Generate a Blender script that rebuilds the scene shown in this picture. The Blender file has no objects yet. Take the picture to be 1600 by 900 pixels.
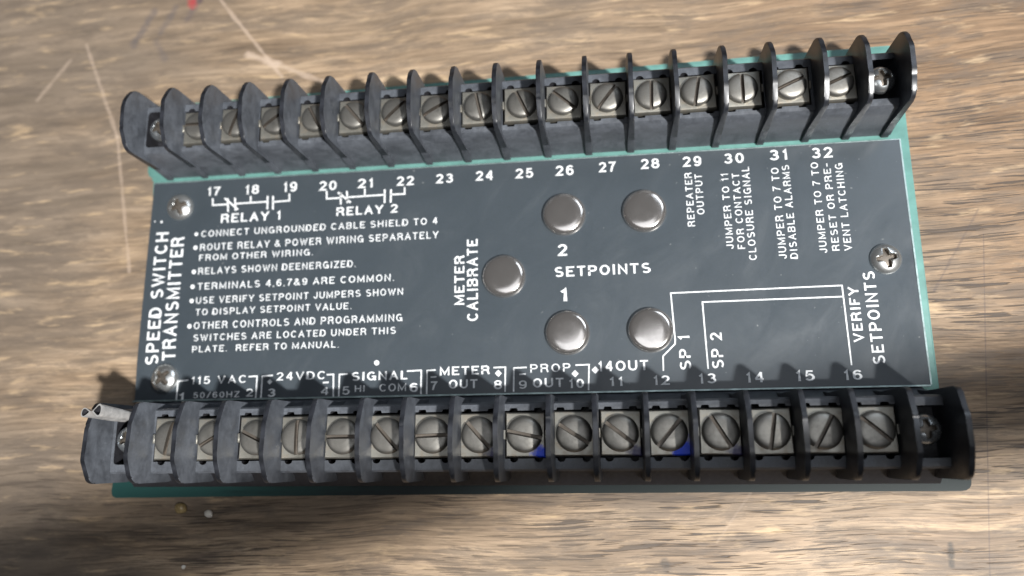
import bpy, bmesh, math, random
from mathutils import Vector, Matrix, noise
random.seed(7)
S = bpy.context.scene
MM = 0.001                       # everything below is written in millimetres

# ---------------------------------------------------------------- camera
cam_data = bpy.data.cameras.new('camera'); cam = bpy.data.objects.new('camera', cam_data)
S.collection.objects.link(cam); S.camera = cam
R = [[0.990976449, -0.009374804, -0.133707856], [-0.037849022, -0.976525596, -0.212050021], [-0.128581216, 0.215197287, -0.968068695]]
cam.matrix_world = Matrix(((R[0][0], -R[1][0], -R[2][0], 22.633*MM), (R[0][1], -R[1][1], -R[2][1], -40.448*MM),
                           (R[0][2], -R[1][2], -R[2][2], 179.784*MM), (0, 0, 0, 1)))
cam_data.sensor_width = 36; cam_data.lens = 1177.8/1600*36
cam_data.clip_start = 0.01; cam_data.clip_end = 50
cam_data.dof.use_dof = True; cam_data.dof.focus_distance = 0.156; cam_data.dof.aperture_fstop = 8

# ---------------------------------------------------------------- light
W = bpy.data.worlds.new('World'); S.world = W; W.use_nodes = True
bg = W.node_tree.nodes['Background']; bg.inputs[0].default_value = (0.62, 0.62, 0.66, 1); bg.inputs[1].default_value = .08
def lamp(name, loc, target, size, sy, power, col):
    d = bpy.data.lights.new(name, 'AREA'); d.shape = 'RECTANGLE'; d.size = size*MM; d.size_y = sy*MM
    d.energy = power; d.color = col
    o = bpy.data.objects.new(name, d); S.collection.objects.link(o)
    o.location = Vector(loc)*MM
    o.rotation_euler = (Vector(target)-Vector(loc)).to_track_quat('-Z', 'Y').to_euler()
    return o
lamp('window_lamp', (520, -440, 1000), (0, 0, 10), 58, 58, 37, (1.0, 0.985, 0.96))
lamp('ceiling_lamp', (420, 420, 620), (0, 0, 0), 420, 300, 2.0, (0.80, 0.89, 1.0))
lamp('ceiling_panel', (90, -190, 1100), (40, -80, 0), 560, 620, 1.9, (0.92, 0.95, 1.0))
S.view_settings.view_transform = 'Standard'; S.view_settings.look = 'None'
S.view_settings.gamma = 1; S.view_settings.exposure = 0; S.view_settings.use_curve_mapping = False
S.render.engine = 'CYCLES'
S.render.filter_size = 1.6

TABLE_Z = 11.6
# ---------------------------------------------------------------- node helpers
def new_mat(name):
    m = bpy.data.materials.new(name); m.use_nodes = True
    nt = m.node_tree; b = nt.nodes['Principled BSDF']
    return m, nt, b
def N(nt, t, **kw):
    n = nt.nodes.new(t)
    for k, v in kw.items():
        if k == 'inp':
            for i, x in v.items(): n.inputs[i].default_value = x
        else: setattr(n, k, v)
    return n
def coords(nt, scale=(1, 1, 1), rot=(0, 0, 0), loc=(0, 0, 0), obj=True):
    """object coordinates in millimetres, then scaled"""
    tc = N(nt, 'ShaderNodeTexCoord')
    a = N(nt, 'ShaderNodeMapping'); a.inputs['Scale'].default_value = (1000, 1000, 1000); nt.links.new(tc.outputs['Object'], a.inputs[0])
    if not obj:
        g = N(nt, 'ShaderNodeNewGeometry'); nt.links.new(g.outputs['Position'], a.inputs[0])
    b = N(nt, 'ShaderNodeMapping'); b.inputs['Rotation'].default_value = rot; nt.links.new(a.outputs[0], b.inputs[0])
    c = N(nt, 'ShaderNodeMapping'); c.inputs['Scale'].default_value = scale; c.inputs['Location'].default_value = loc
    nt.links.new(b.outputs[0], c.inputs[0])
    return c.outputs[0]
def noise_n(nt, vec, scale=1, detail=4, rough=.55, dist=0):
    n = N(nt, 'ShaderNodeTexNoise'); n.inputs['Scale'].default_value = scale; n.inputs['Detail'].default_value = detail
    n.inputs['Roughness'].default_value = rough; n.inputs['Distortion'].default_value = dist
    nt.links.new(vec, n.inputs['Vector']); return n.outputs['Fac']
def ramp(nt, fac, stops, interp='LINEAR'):
    r = N(nt, 'ShaderNodeValToRGB'); cr = r.color_ramp; cr.interpolation = interp
    while len(cr.elements) < len(stops): cr.elements.new(0.5)
    for e, (p, c) in zip(cr.elements, stops):
        e.position = p; e.color = (c, c, c, 1) if isinstance(c, (int, float)) else tuple(c)+(1,)
    nt.links.new(fac, r.inputs[0]); return r.outputs[0]
def mix(nt, fac, a, b, mode='MIX'):
    n = N(nt, 'ShaderNodeMix', data_type='RGBA', blend_type=mode)
    for s, v in ((n.inputs[0], fac), (n.inputs[6], a), (n.inputs[7], b)):
        if isinstance(v, (int, float)): s.default_value = v
        elif isinstance(v, tuple): s.default_value = v+(1,) if len(v) == 3 else v
        else: nt.links.new(v, s)
    return n.outputs[2]
def mth(nt, op, a, b=None, clamp=False):
    n = N(nt, 'ShaderNodeMath', operation=op, use_clamp=clamp)
    for s, v in ((n.inputs[0], a), (n.inputs[1], b)):
        if v is None: continue
        if isinstance(v, (int, float)): s.default_value = v
        else: nt.links.new(v, s)
    return n.outputs[0]
def bump(nt, b, h, strength, dist):
    n = N(nt, 'ShaderNodeBump'); n.inputs['Strength'].default_value = strength; n.inputs['Distance'].default_value = dist*MM
    nt.links.new(h, n.inputs['Height']); nt.links.new(n.outputs[0], b.inputs['Normal'])

# ---------------------------------------------------------------- materials
def wood_material():
    m, nt, b = new_mat('weathered_oak')
    L = nt.links
    rot = (0, 0, math.radians(-1.5))
    warp = noise_n(nt, coords(nt, (.024, .04, .04), rot), 1, 1, .5)
    # bend the grain: offset y by a slow noise
    base = coords(nt, (1, 1, 1), rot)
    comb = N(nt, 'ShaderNodeCombineXYZ'); L.new(mth(nt, 'MULTIPLY', warp, 5.0), comb.inputs[1])
    add = N(nt, 'ShaderNodeVectorMath', operation='ADD'); L.new(base, add.inputs[0]); L.new(comb.outputs[0], add.inputs[1])
    def sc(x, y, z=1, off=0):
        mp = N(nt, 'ShaderNodeMapping'); mp.inputs['Scale'].default_value = (x, y, z); mp.inputs['Location'].default_value = (off, off*1.7, off)
        L.new(add.outputs[0], mp.inputs[0]); return mp.outputs[0]
    big = noise_n(nt, sc(.014, .045), 1, 3, .55)
    mid = noise_n(nt, sc(.030, .24, 1, 9), 1, 7, .68)
    fine = noise_n(nt, sc(.05, .95, 1, 4), 1, 5, .65)
    hair = noise_n(nt, sc(.08, 2.6, 1, 2), 1, 3, .6)
    blotch = noise_n(nt, sc(.060, .28, 1, 31), 1, 7, .74)
    col = ramp(nt, mid, [(.28, (.105, .073, .049)), (.42, (.188, .133, .087)), (.55, (.285, .205, .134)), (.70, (.41, .305, .205))])
    col = mix(nt, ramp(nt, big, [(.36, .65), (.64, 0)]), col, (.22, .163, .112))
    col = mix(nt, .78, col, ramp(nt, fine, [(.30, .55), (.45, .88), (.60, 1.12), (.75, 1.28)]), 'MULTIPLY')
    col = mix(nt, .55, col, ramp(nt, hair, [(.34, .5), (.47, .98), (.7, 1.18)]), 'MULTIPLY')
    # the left side of the board is greyer and darker
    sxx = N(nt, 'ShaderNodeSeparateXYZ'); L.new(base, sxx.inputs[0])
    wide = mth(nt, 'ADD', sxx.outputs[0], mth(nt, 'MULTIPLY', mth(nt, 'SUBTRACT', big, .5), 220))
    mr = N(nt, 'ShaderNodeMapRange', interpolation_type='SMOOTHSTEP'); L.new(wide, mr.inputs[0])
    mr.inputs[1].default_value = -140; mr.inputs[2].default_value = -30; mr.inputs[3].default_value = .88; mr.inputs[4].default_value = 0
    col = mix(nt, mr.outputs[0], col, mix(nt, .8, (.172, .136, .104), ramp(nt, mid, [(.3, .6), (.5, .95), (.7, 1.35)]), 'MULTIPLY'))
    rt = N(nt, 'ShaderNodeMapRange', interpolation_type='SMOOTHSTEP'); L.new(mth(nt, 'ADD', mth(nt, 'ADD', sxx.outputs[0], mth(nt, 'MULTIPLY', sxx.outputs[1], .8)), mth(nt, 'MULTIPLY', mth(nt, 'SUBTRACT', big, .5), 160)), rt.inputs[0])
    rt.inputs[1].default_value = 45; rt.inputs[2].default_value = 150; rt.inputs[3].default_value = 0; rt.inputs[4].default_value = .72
    col = mix(nt, rt.outputs[0], col, (.66, .54, .43), 'MULTIPLY')  # far right browned down: falloff of the light put into the wood colour
    # grey weathered blotches with ragged edges
    col = mix(nt, ramp(nt, blotch, [(.49, 0), (.535, .38), (.62, .58), (.72, .7)]), col, (.105, .083, .066))
    # open pores: short dark dashes that follow the grain
    v1 = noise_n(nt, sc(.075, 1.9, 1, 12), 1, 1, .5)
    gate_raw = ramp(nt, noise_n(nt, sc(.022, .07, 1, 40), 1, 2, .5), [(.36, .45), (.52, 1)])
    # pores stand open towards the near right corner of the board and are worn shut elsewhere
    opn = N(nt, 'ShaderNodeMapRange', interpolation_type='SMOOTHSTEP'); L.new(mth(nt, 'SUBTRACT', mth(nt, 'MULTIPLY', sxx.outputs[0], .55), sxx.outputs[1]), opn.inputs[0])
    opn.inputs[1].default_value = -60; opn.inputs[2].default_value = 45; opn.inputs[3].default_value = .18; opn.inputs[4].default_value = 1
    gate = mth(nt, 'MULTIPLY', gate_raw, opn.outputs[0])
    pore = mth(nt, 'MULTIPLY', ramp(nt, v1, [(.615, 0), (.640, 1)]), gate)
    col = mix(nt, mth(nt, 'MULTIPLY', pore, .9), col, (.050, .038, .030))
    v2 = noise_n(nt, sc(.14, 3.6, 1, 55), 1, 1, .5)
    col = mix(nt, mth(nt, 'MULTIPLY', ramp(nt, v2, [(.61, 0), (.635, .8)]), gate), col, (.075, .055, .04))
    # pale ray flecks
    fl = noise_n(nt, sc(.09, .55, 1, 77), 1, 4, .6)
    col = mix(nt, ramp(nt, fl, [(.58, 0), (.72, .45)]), col, (.58, .42, .25))
    # scratches, ink and the dark seam: flat marks with a shape of their own
    pos = coords(nt)
    wob = noise_n(nt, coords(nt, (.25, .25, .25)), 1, 3, .6)
    spk = noise_n(nt, coords(nt, (.6, .6, .6)), 1, 3, .7)
    def seg(x0, y0, x1, y1, w, soft=.5):
        x0, x1 = 22.6+(x0-22.6)*.9355, 22.6+(x1-22.6)*.9355; y0, y1 = -40.4+(y0+40.4)*.9355, -40.4+(y1+40.4)*.9355
        pa = N(nt, 'ShaderNodeVectorMath', operation='SUBTRACT'); L.new(pos, pa.inputs[0]); pa.inputs[1].default_value = (x0, y0, 0)
        ba = Vector((x1-x0, y1-y0, 0)); l2 = ba.length_squared
        dt = N(nt, 'ShaderNodeVectorMath', operation='DOT_PRODUCT'); L.new(pa.outputs[0], dt.inputs[0]); dt.inputs[1].default_value = tuple(ba/l2)
        h = mth(nt, 'MULTIPLY', dt.outputs['Value'], 1.0, True)
        s = N(nt, 'ShaderNodeVectorMath', operation='SCALE'); s.inputs[0].default_value = tuple(ba); L.new(h, s.inputs['Scale'])
        d = N(nt, 'ShaderNodeVectorMath', operation='SUBTRACT'); L.new(pa.outputs[0], d.inputs[0]); L.new(s.outputs[0], d.inputs[1])
        xy = N(nt, 'ShaderNodeVectorMath', operation='MULTIPLY'); L.new(d.outputs[0], xy.inputs[0]); xy.inputs[1].default_value = (1, 1, 0)
        ln = N(nt, 'ShaderNodeVectorMath', operation='LENGTH'); L.new(xy.outputs[0], ln.inputs[0])
        dd = mth(nt, 'ADD', ln.outputs['Value'], mth(nt, 'MULTIPLY', mth(nt, 'SUBTRACT', wob, .5), w*2.5))
        return mth(nt, 'SUBTRACT', 1.0, mth(nt, 'DIVIDE', mth(nt, 'SUBTRACT', dd, w*(1-soft)), w*soft*2), True)
    def mark(colr, op, *a, **k):
        nonlocal col
        f = mth(nt, 'MULTIPLY', mth(nt, 'MULTIPLY', seg(*a, **k), ramp(nt, spk, [(.35, .55), (.55, 1)])), op)
        col = mix(nt, f, col, colr)
    pale = (.43, .335, .26)
    mark(pale, .62, -84.3, 86.9, -64.5, 61.4, .45); mark(pale, .75, -74.7, 69.0, -66, 65.3, .9); mark(pale, .55, -66, 65.3, -52.5, 58.9, .65)
    mark(pale, .42, -124.8, 76.4, -111.8, 47, .45); mark(pale, .38, -129.3, 71.7, -138.1, 60, .5); mark(pale, .4, -111.8, 47, -104, 8, .4)
    mark((.05, .04, .045), .40, 108.3, 8, 99.5, -67, .13); mark((.05, .04, .045), .35, 96, -5, 108, 14, .25)
    mark((.09, .08, .085), .6, -104.5, 85, -110, 75, .9); mark((.09, .08, .085), .5, -98, 86, -102, 78, .8); mark((.10, .08, .085), .5, -94, 82, -91, 88, .9)
    mark((.09, .08, .085), .4, -103, 76, -100, 70, .9); mark((.35, .03, .04), .75, -93.3, 88.5, -92.8, 86.2, 1.0); mark((.05, .03, .05), .7, -92.0, 90, -90.6, 87.5, .7)
    mark((.04, .035, .03), .85, 92.6, -60.2, 92.3, -64.2, .55); mark((.05, .045, .04), .6, 32.3, -64.2, 32.8, -65.1, .8)
    mark(pale, .16, 52, -49.5, 44, -60, .25)
    L.new(col, b.inputs['Base Color'])
    b.inputs['Roughness'].default_value = .58
    b.inputs['Specular IOR Level'].default_value = .35
    hgt = mth(nt, 'SUBTRACT', mth(nt, 'ADD', mth(nt, 'MULTIPLY', fine, .5), mth(nt, 'MULTIPLY', hair, .3)), mth(nt, 'MULTIPLY', pore, .9))
    bump(nt, b, hgt, .5, .35)
    return m

def simple(name, col, rough, metal=0, spec=.5, var=.15, vs=.4, bmp=0, col2=None, coat=0, aniso=None):
    m, nt, b = new_mat(name)
    f = noise_n(nt, coords(nt, (vs, vs, vs)), 1, 5, .62)
    lo = tuple(c*(1-var) for c in col); hi = col2 if col2 else tuple(min(1, c*(1+var)) for c in col)
    nt.links.new(ramp(nt, f, [(.34, lo), (.66, hi)]), b.inputs['Base Color'])
    g = noise_n(nt, coords(nt, (vs*2.3,)*3, loc=(3, 8, 1)), 1, 4, .6)
    nt.links.new(ramp(nt, g, [(.3, max(0, rough-.09)), (.7, min(1, rough+.09))]), b.inputs['Roughness'])
    b.inputs['Metallic'].default_value = metal; b.inputs['Specular IOR Level'].default_value = spec
    b.inputs['Coat Weight'].default_value = coat; b.inputs['Coat Roughness'].default_value = .12
    if bmp: bump(nt, b, noise_n(nt, coords(nt, (2.2, 2.2, 2.2)), 1, 3, .6), bmp, .08)
    return m

def bakelite(name='dusty_black_phenolic', right=.38):
    m, nt, b = new_mat(name)
    v = coords(nt, (.22, .22, .30), obj=False)
    n1 = noise_n(nt, v, 1, 6, .68, .4)
    n2 = noise_n(nt, coords(nt, (1.5, 1.0, .8), obj=False, loc=(5, 5, 5)), 1, 4, .7)
    dust_and_shade = mth(nt, 'MULTIPLY', ramp(nt, n1, [(.34, .45), (.64, 1)]), ramp(nt, n2, [(.3, .75), (.62, 1)]))
    # dustier at the left; the unlit faces further right are darkened in the colour
    g = N(nt, 'ShaderNodeNewGeometry'); sx = N(nt, 'ShaderNodeSeparateXYZ'); nt.links.new(g.outputs['Position'], sx.inputs[0])
    gx = N(nt, 'ShaderNodeMapRange'); nt.links.new(sx.outputs[0], gx.inputs[0])
    gx.inputs[1].default_value = -.070; gx.inputs[2].default_value = .060; gx.inputs[3].default_value = 1.0; gx.inputs[4].default_value = right
    dust_and_shade = mth(nt, 'MULTIPLY', dust_and_shade, gx.outputs[0])
    col = mix(nt, dust_and_shade, (.011, .012, .015), (.088, .097, .113))
    scr = noise_n(nt, coords(nt, (2.6, 1.1, 1.1), rot=(.4, .3, .5), obj=False, loc=(9, 2, 4)), 1, 3, .7)
    col = mix(nt, ramp(nt, scr, [(.63, 0), (.72, .16)]), col, (.30, .32, .35))
    dk = noise_n(nt, coords(nt, (.9, .9, .9), obj=False, loc=(1, 12, 4)), 1, 4, .7)
    col = mix(nt, ramp(nt, dk, [(.64, 0), (.74, .5)]), col, (.03, .03, .036))
    nt.links.new(col, b.inputs['Base Color'])
    nt.links.new(ramp(nt, dust_and_shade, [(0, .30), (1, .62)]), b.inputs['Roughness'])
    b.inputs['Specular IOR Level'].default_value = .5
    bump(nt, b, n2, .25, .12)
    return m

def clamp_metal(name, stain=None):
    m, nt, b = new_mat(name)
    n1 = noise_n(nt, coords(nt, (.55, .55, .55), obj=False), 1, 5, .65)
    n2 = noise_n(nt, coords(nt, (.12, .12, .12), obj=False, loc=(7, 1, 1)), 1, 3, .5)
    col = mix(nt, n2, (.24, .23, .20), (.33, .32, .285))
    col = mix(nt, ramp(nt, n1, [(.5, 0), (.74, .7)]), col, (.27, .22, .165))
    b.inputs['Metallic'].default_value = .85
    nt.links.new(ramp(nt, n1, [(.3, .36), (.7, .54)]), b.inputs['Roughness'])
    if stain:
        cx, cy, r, c = stain
        p = coords(nt)
        d = N(nt, 'ShaderNodeVectorMath', operation='DISTANCE'); nt.links.new(p, d.inputs[0]); d.inputs[1].default_value = (cx, cy, 0)
        w = noise_n(nt, coords(nt, (.7, .7, .7), loc=(2, 2, 2)), 1, 3, .6)
        dd = mth(nt, 'ADD', d.outputs['Value'], mth(nt, 'MULTIPLY', mth(nt, 'SUBTRACT', w, .5), 4.0))
        f = mth(nt, 'SUBTRACT', 1.0, mth(nt, 'DIVIDE', mth(nt, 'SUBTRACT', dd, r-.6), 1.2), True)
        col = mix(nt, f, col, c)
        mt = mth(nt, 'SUBTRACT', .85, mth(nt, 'MULTIPLY', f, .75)); nt.links.new(mt, b.inputs['Metallic'])
    nt.links.new(col, b.inputs['Base Color'])
    bump(nt, b, noise_n(nt, coords(nt, (1.8,)*3, obj=False), 1, 3, .6), .18, .06)
    return m

def screw_metal(name, col, rough, grime=.6, brushed=False, spots=1.0):
    m, nt, b = new_mat(name)
    n1 = noise_n(nt, coords(nt, (.45,)*3, obj=False, loc=(3, 1, 9)), 1, 5, .7)
    n2 = noise_n(nt, coords(nt, (1.6,)*3, obj=False), 1, 4, .7)
    c = mix(nt, ramp(nt, n1, [(.45, 0), (.75, grime)]), col, tuple(x*.45 for x in col))
    c = mix(nt, ramp(nt, n2, [(.60, 0), (.74, grime*.6*spots)]), c, (.20, .15, .10))
    nt.links.new(c, b.inputs['Base Color'])
    nt.links.new(ramp(nt, n1, [(.3, rough), (.75, rough+(.22 if spots else .07))]), b.inputs['Roughness'])
    b.inputs['Metallic'].default_value = .92
    if brushed:
        bump(nt, b, noise_n(nt, coords(nt, (.35, 3.5, 1)), 1, 3, .6), .12, .05)
    elif spots: bump(nt, b, n2, .15, .05)
    return m

def plate_material():
    m, nt, b = new_mat('slate_anodised_plate')
    n1 = noise_n(nt, coords(nt, (.05, .08, .1)), 1, 4, .6)
    n2 = noise_n(nt, coords(nt, (1.7,)*3), 1, 3, .6)
    c = mix(nt, n1, (.031, .040, .047), (.044, .054, .062))
    c = mix(nt, ramp(nt, n2, [(.35, .25), (.68, 0)]), c, (.045, .056, .072))
    n3 = noise_n(nt, coords(nt, (.9, .9, .9), loc=(4, 4, 2)), 1, 2, .5)
    c = mix(nt, ramp(nt, n3, [(.74, 0), (.79, .6)]), c, (.22, .23, .23))
    nt.links.new(c, b.inputs['Base Color'])
    sm = noise_n(nt, coords(nt, (.11, .05, .1), rot=(0, 0, .6), loc=(8, 3, 1)), 1, 5, .7, .8)
    nt.links.new(ramp(nt, sm, [(.32, .28), (.5, .34), (.68, .42)]), b.inputs['Roughness'])
    c = mix(nt, ramp(nt, sm, [(.56, 0), (.76, .07)]), c, (.13, .14, .145)); nt.links.new(c, b.inputs['Base Color'])
    b.inputs['Specular IOR Level'].default_value = .6
    bump(nt, b, n2, .10, .03)
    return m

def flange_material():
    m, nt, b = new_mat('shaded_green_enamel')
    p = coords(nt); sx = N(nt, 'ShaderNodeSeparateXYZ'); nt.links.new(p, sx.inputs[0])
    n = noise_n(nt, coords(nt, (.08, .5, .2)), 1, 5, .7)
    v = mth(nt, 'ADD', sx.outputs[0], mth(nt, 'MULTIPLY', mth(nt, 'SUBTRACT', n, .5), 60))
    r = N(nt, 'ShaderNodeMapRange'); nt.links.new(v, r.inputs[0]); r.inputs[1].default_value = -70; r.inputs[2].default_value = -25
    nt.links.new(mix(nt, r.outputs[0], (.014, .055, .051), (.005, .012, .012)), b.inputs['Base Color'])  # shade on the flange painted in, green going near black to the right
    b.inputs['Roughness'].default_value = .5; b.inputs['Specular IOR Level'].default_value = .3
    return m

M = dict(
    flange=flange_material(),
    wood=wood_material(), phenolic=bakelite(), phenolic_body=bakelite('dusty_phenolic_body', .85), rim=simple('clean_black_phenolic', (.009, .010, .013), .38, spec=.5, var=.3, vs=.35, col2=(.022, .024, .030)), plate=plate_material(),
    teal=simple('teal_enamel', (.085, .195, .175), .5, spec=.4, var=.14, vs=.25, bmp=.1),
    teal_dark=simple('dark_green_enamel', (.011, .042, .040), .5, spec=.4, var=.2, vs=.25),
    paint=simple('white_print', (.56, .58, .59), .6, spec=.3, vs=1.1, col2=(.76, .77, .78)),
    cap=screw_metal('nickel_cap', (.56, .53, .505), .13, .08, spots=0),
    clamp=clamp_metal('plated_clamp'),
    clamp_blue=clamp_metal('plated_clamp_blue_ink', (3.7, -4.0, 1.9, (.012, .07, .80))),
    clamp_blue2=clamp_metal('plated_clamp_blue_ink_wide', (3.3, -4.1, 2.6, (.012, .07, .80))),
    clamp_violet=clamp_metal('plated_clamp_violet', (3.4, -4.0, 1.6, (.06, .055, .13))),
    slot=screw_metal('dull_nickel_screw', (.26, .25, .228), .38, .55, True),
    slotdark=screw_metal('dark_slot_metal', (.16, .14, .12), .5, .6),  # darker metal for the walls and floors of slots and recesses
    phil=screw_metal('bright_zinc_screw', (.62, .63, .62), .25, .25, spots=0),
    phildark=screw_metal('dark_zinc_screw', (.44, .46, .47), .24, .5, spots=0),
    black=simple('black_recess', (.012, .012, .015), .6, var=.3),
    tag=simple('pale_grey_tin', (.42, .41, .40), .42, .55, var=.25, vs=.6),
    tag_edge=simple('bright_cut_tin', (.70, .69, .67), .35, .6, var=.1),
    arm=simple('shadow_arm_black_paint', (.02, .02, .022), .5, var=.05, vs=.05),
    crumb=simple('chalky_crumb', (.75, .70, .62), .8, var=.1),
    bead=simple('amber_resin', (.30, .22, .10), .25, spec=.7, var=.3),
)

# layout of the print on the face plate, millimetres from the module's centre
LETTERING=[
('17', -75.09, 22.63, 3.44, 2.17, 0),
('18', -65.16, 22.39, 3.51, 2.38, 0),
('19', -55.34, 22.45, 3.4, 2.49, 0),
('RELAY 1', -71.0, 15.39, 15.24, 2.24, 0.3),
('20', -46.41, 22.26, 4.52, 2.38, 0),
('21', -36.75, 22.36, 3.9, 2.31, 0),
('22', -27.08, 22.39, 4.37, 2.3, 0),
('RELAY 2', -41.61, 15.63, 15.06, 2.1, -0.46),
('CONNECT UNGROUNDED CABLE SHIELD TO 4', -75.83, 12.03, 58.97, 1.62, 0.23),
('ROUTE RELAY & POWER WIRING SEPARATELY', -75.85, 8.57, 59.32, 1.69, 0.38),
('FROM OTHER WIRING.', -75.85, 6.03, 28.81, 1.53, -0.04),
('RELAYS SHOWN DEENERGIZED.', -75.81, 2.61, 39.48, 1.65, 0.06),
('TERMINALS 4,6,7&9 ARE COMMON.', -75.67, -1.16, 48.69, 1.64, 0.24),
('USE VERIFY SETPOINT JUMPERS SHOWN', -75.76, -4.59, 50.99, 1.6, 0.39),
('TO DISPLAY SETPOINT VALUE.', -75.63, -7.43, 38.62, 1.56, 0.58),
('OTHER CONTROLS AND PROGRAMMING', -75.8, -10.74, 50.99, 1.69, 0.31),
('SWITCHES ARE LOCATED UNDER THIS', -75.62, -13.61, 49.36, 1.57, 0.62),
('PLATE.  REFER TO MANUAL.', -75.77, -16.3, 36.08, 1.51, 0.25),
('115 VAC', -75.4, -23.79, 13.58, 1.76, 0.3),
('50/60HZ', -74.56, -27.06, 11.5, 1.37, 1.54),
('1', -78.25, -27.69, 1.28, 1.94, 0),
('2', -61.63, -26.89, 1.75, 1.77, 0),
('3', -56.26, -27.07, 1.83, 1.86, 0),
('24VDC', -54.42, -23.36, 11.67, 1.83, 0.15),
('4', -43.55, -26.88, 1.84, 1.68, 0),
('SIGNAL', -36.27, -23.85, 12.97, 1.95, 0.66),
('5', -38.43, -26.93, 1.72, 1.85, 0),
('HI', -35.5, -26.37, 2.27, 1.47, 0),
('COM', -29.73, -26.39, 6.15, 1.71, 0),
('6', -22.72, -26.64, 1.89, 2.0, 0),
('METER', -15.85, -23.11, 11.34, 1.91, 0.0),
('OUT', -13.76, -26.07, 6.48, 1.96, 0),
('7', -17.88, -26.3, 1.57, 1.91, 0),
('8', -3.6, -26.41, 1.83, 1.98, 0),
('PROP', 4.55, -22.93, 8.85, 1.81, -0.84),
('9', 1.99, -26.41, 1.71, 1.79, 0),
('OUT', 5.08, -26.23, 6.74, 2.0, 0),
('10', 13.06, -26.5, 3.21, 1.96, 0),
('14OUT', 19.51, -23.03, 10.75, 2.19, -0.32),
('11', 21.84, -26.25, 2.74, 1.9, 0),
('12', 31.23, -26.23, 3.39, 2.01, 0),
('13', 40.76, -26.11, 3.6, 2.12, 0),
('14', 50.59, -26.1, 3.53, 2.14, 0),
('15', 60.77, -26.04, 3.75, 2.23, 0),
('16', 70.39, -26.02, 3.62, 2.07, 0),
('2', 11.04, 3.37, 2.31, 2.71, 0),
('1', 11.61, -7.12, 1.48, 2.86, 0),
('SETPOINTS', 10.48, -1.53, 21.32, 2.31, 0.4),
('23', -17.46, 22.44, 4.26, 2.27, 0),
('24', -7.88, 22.53, 4.21, 2.34, 0),
('25', 1.58, 22.55, 4.32, 2.35, 0),
('26', 11.01, 22.62, 4.33, 2.43, 0),
('27', 21.04, 22.89, 4.12, 2.41, 0),
('28', 30.61, 23.09, 4.33, 2.39, 0),
('29', 40.02, 23.04, 4.28, 2.4, 0),
('30', 49.37, 23.22, 4.33, 2.38, 0),
('31', 59.34, 23.38, 3.76, 2.45, 0),
('32', 68.43, 23.28, 4.41, 2.47, 0),
('REPEATER', 42.04, 8.87, 12.7, 1.57, 90.5),
('OUTPUT', 44.27, 11.57, 9.5, 1.59, 89.34),
('JUMPER TO 11', 50.05, 3.29, 17.52, 1.55, 89.8),
('FOR CONTACT', 52.47, 3.18, 17.61, 1.57, 90.0),
('CLOSURE SIGNAL', 54.76, 0.55, 21.62, 1.62, 90.37),
('JUMPER TO 7 TO', 61.1, 0.56, 21.0, 1.64, 90.46),
('DISABLE ALARMS', 63.41, 0.37, 21.69, 1.57, 90.5),
('JUMPER TO 7 TO', 69.61, 1.47, 20.84, 1.56, 90.52),
('RESET OR PRE-', 72.18, 1.87, 20.05, 1.51, 90.11),
('VENT LATCHING', 74.74, 1.75, 20.03, 1.57, 90.72),
('VERIFY', 75.14, -18.17, 11.96, 2.07, 88.85),
('SETPOINTS', 78.9, -22.83, 19.85, 2.47, 90.2),
('SP 1', 39.34, -23.04, 7.29, 2.39, 90.79),
('SP 2', 46.17, -22.92, 7.67, 2.47, 90.0),
('SPEED SWITCH', -84.34, -18.82, 32.56, 3.22, 90.09),
('TRANSMITTER', -80.07, -17.97, 30.3, 3.35, 90.38),
('METER', -10.32, -7.13, 11.62, 2.3, 90.25),
('CALIBRATE', -7.17, -10.94, 19.19, 2.5, 90.36)]
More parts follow.
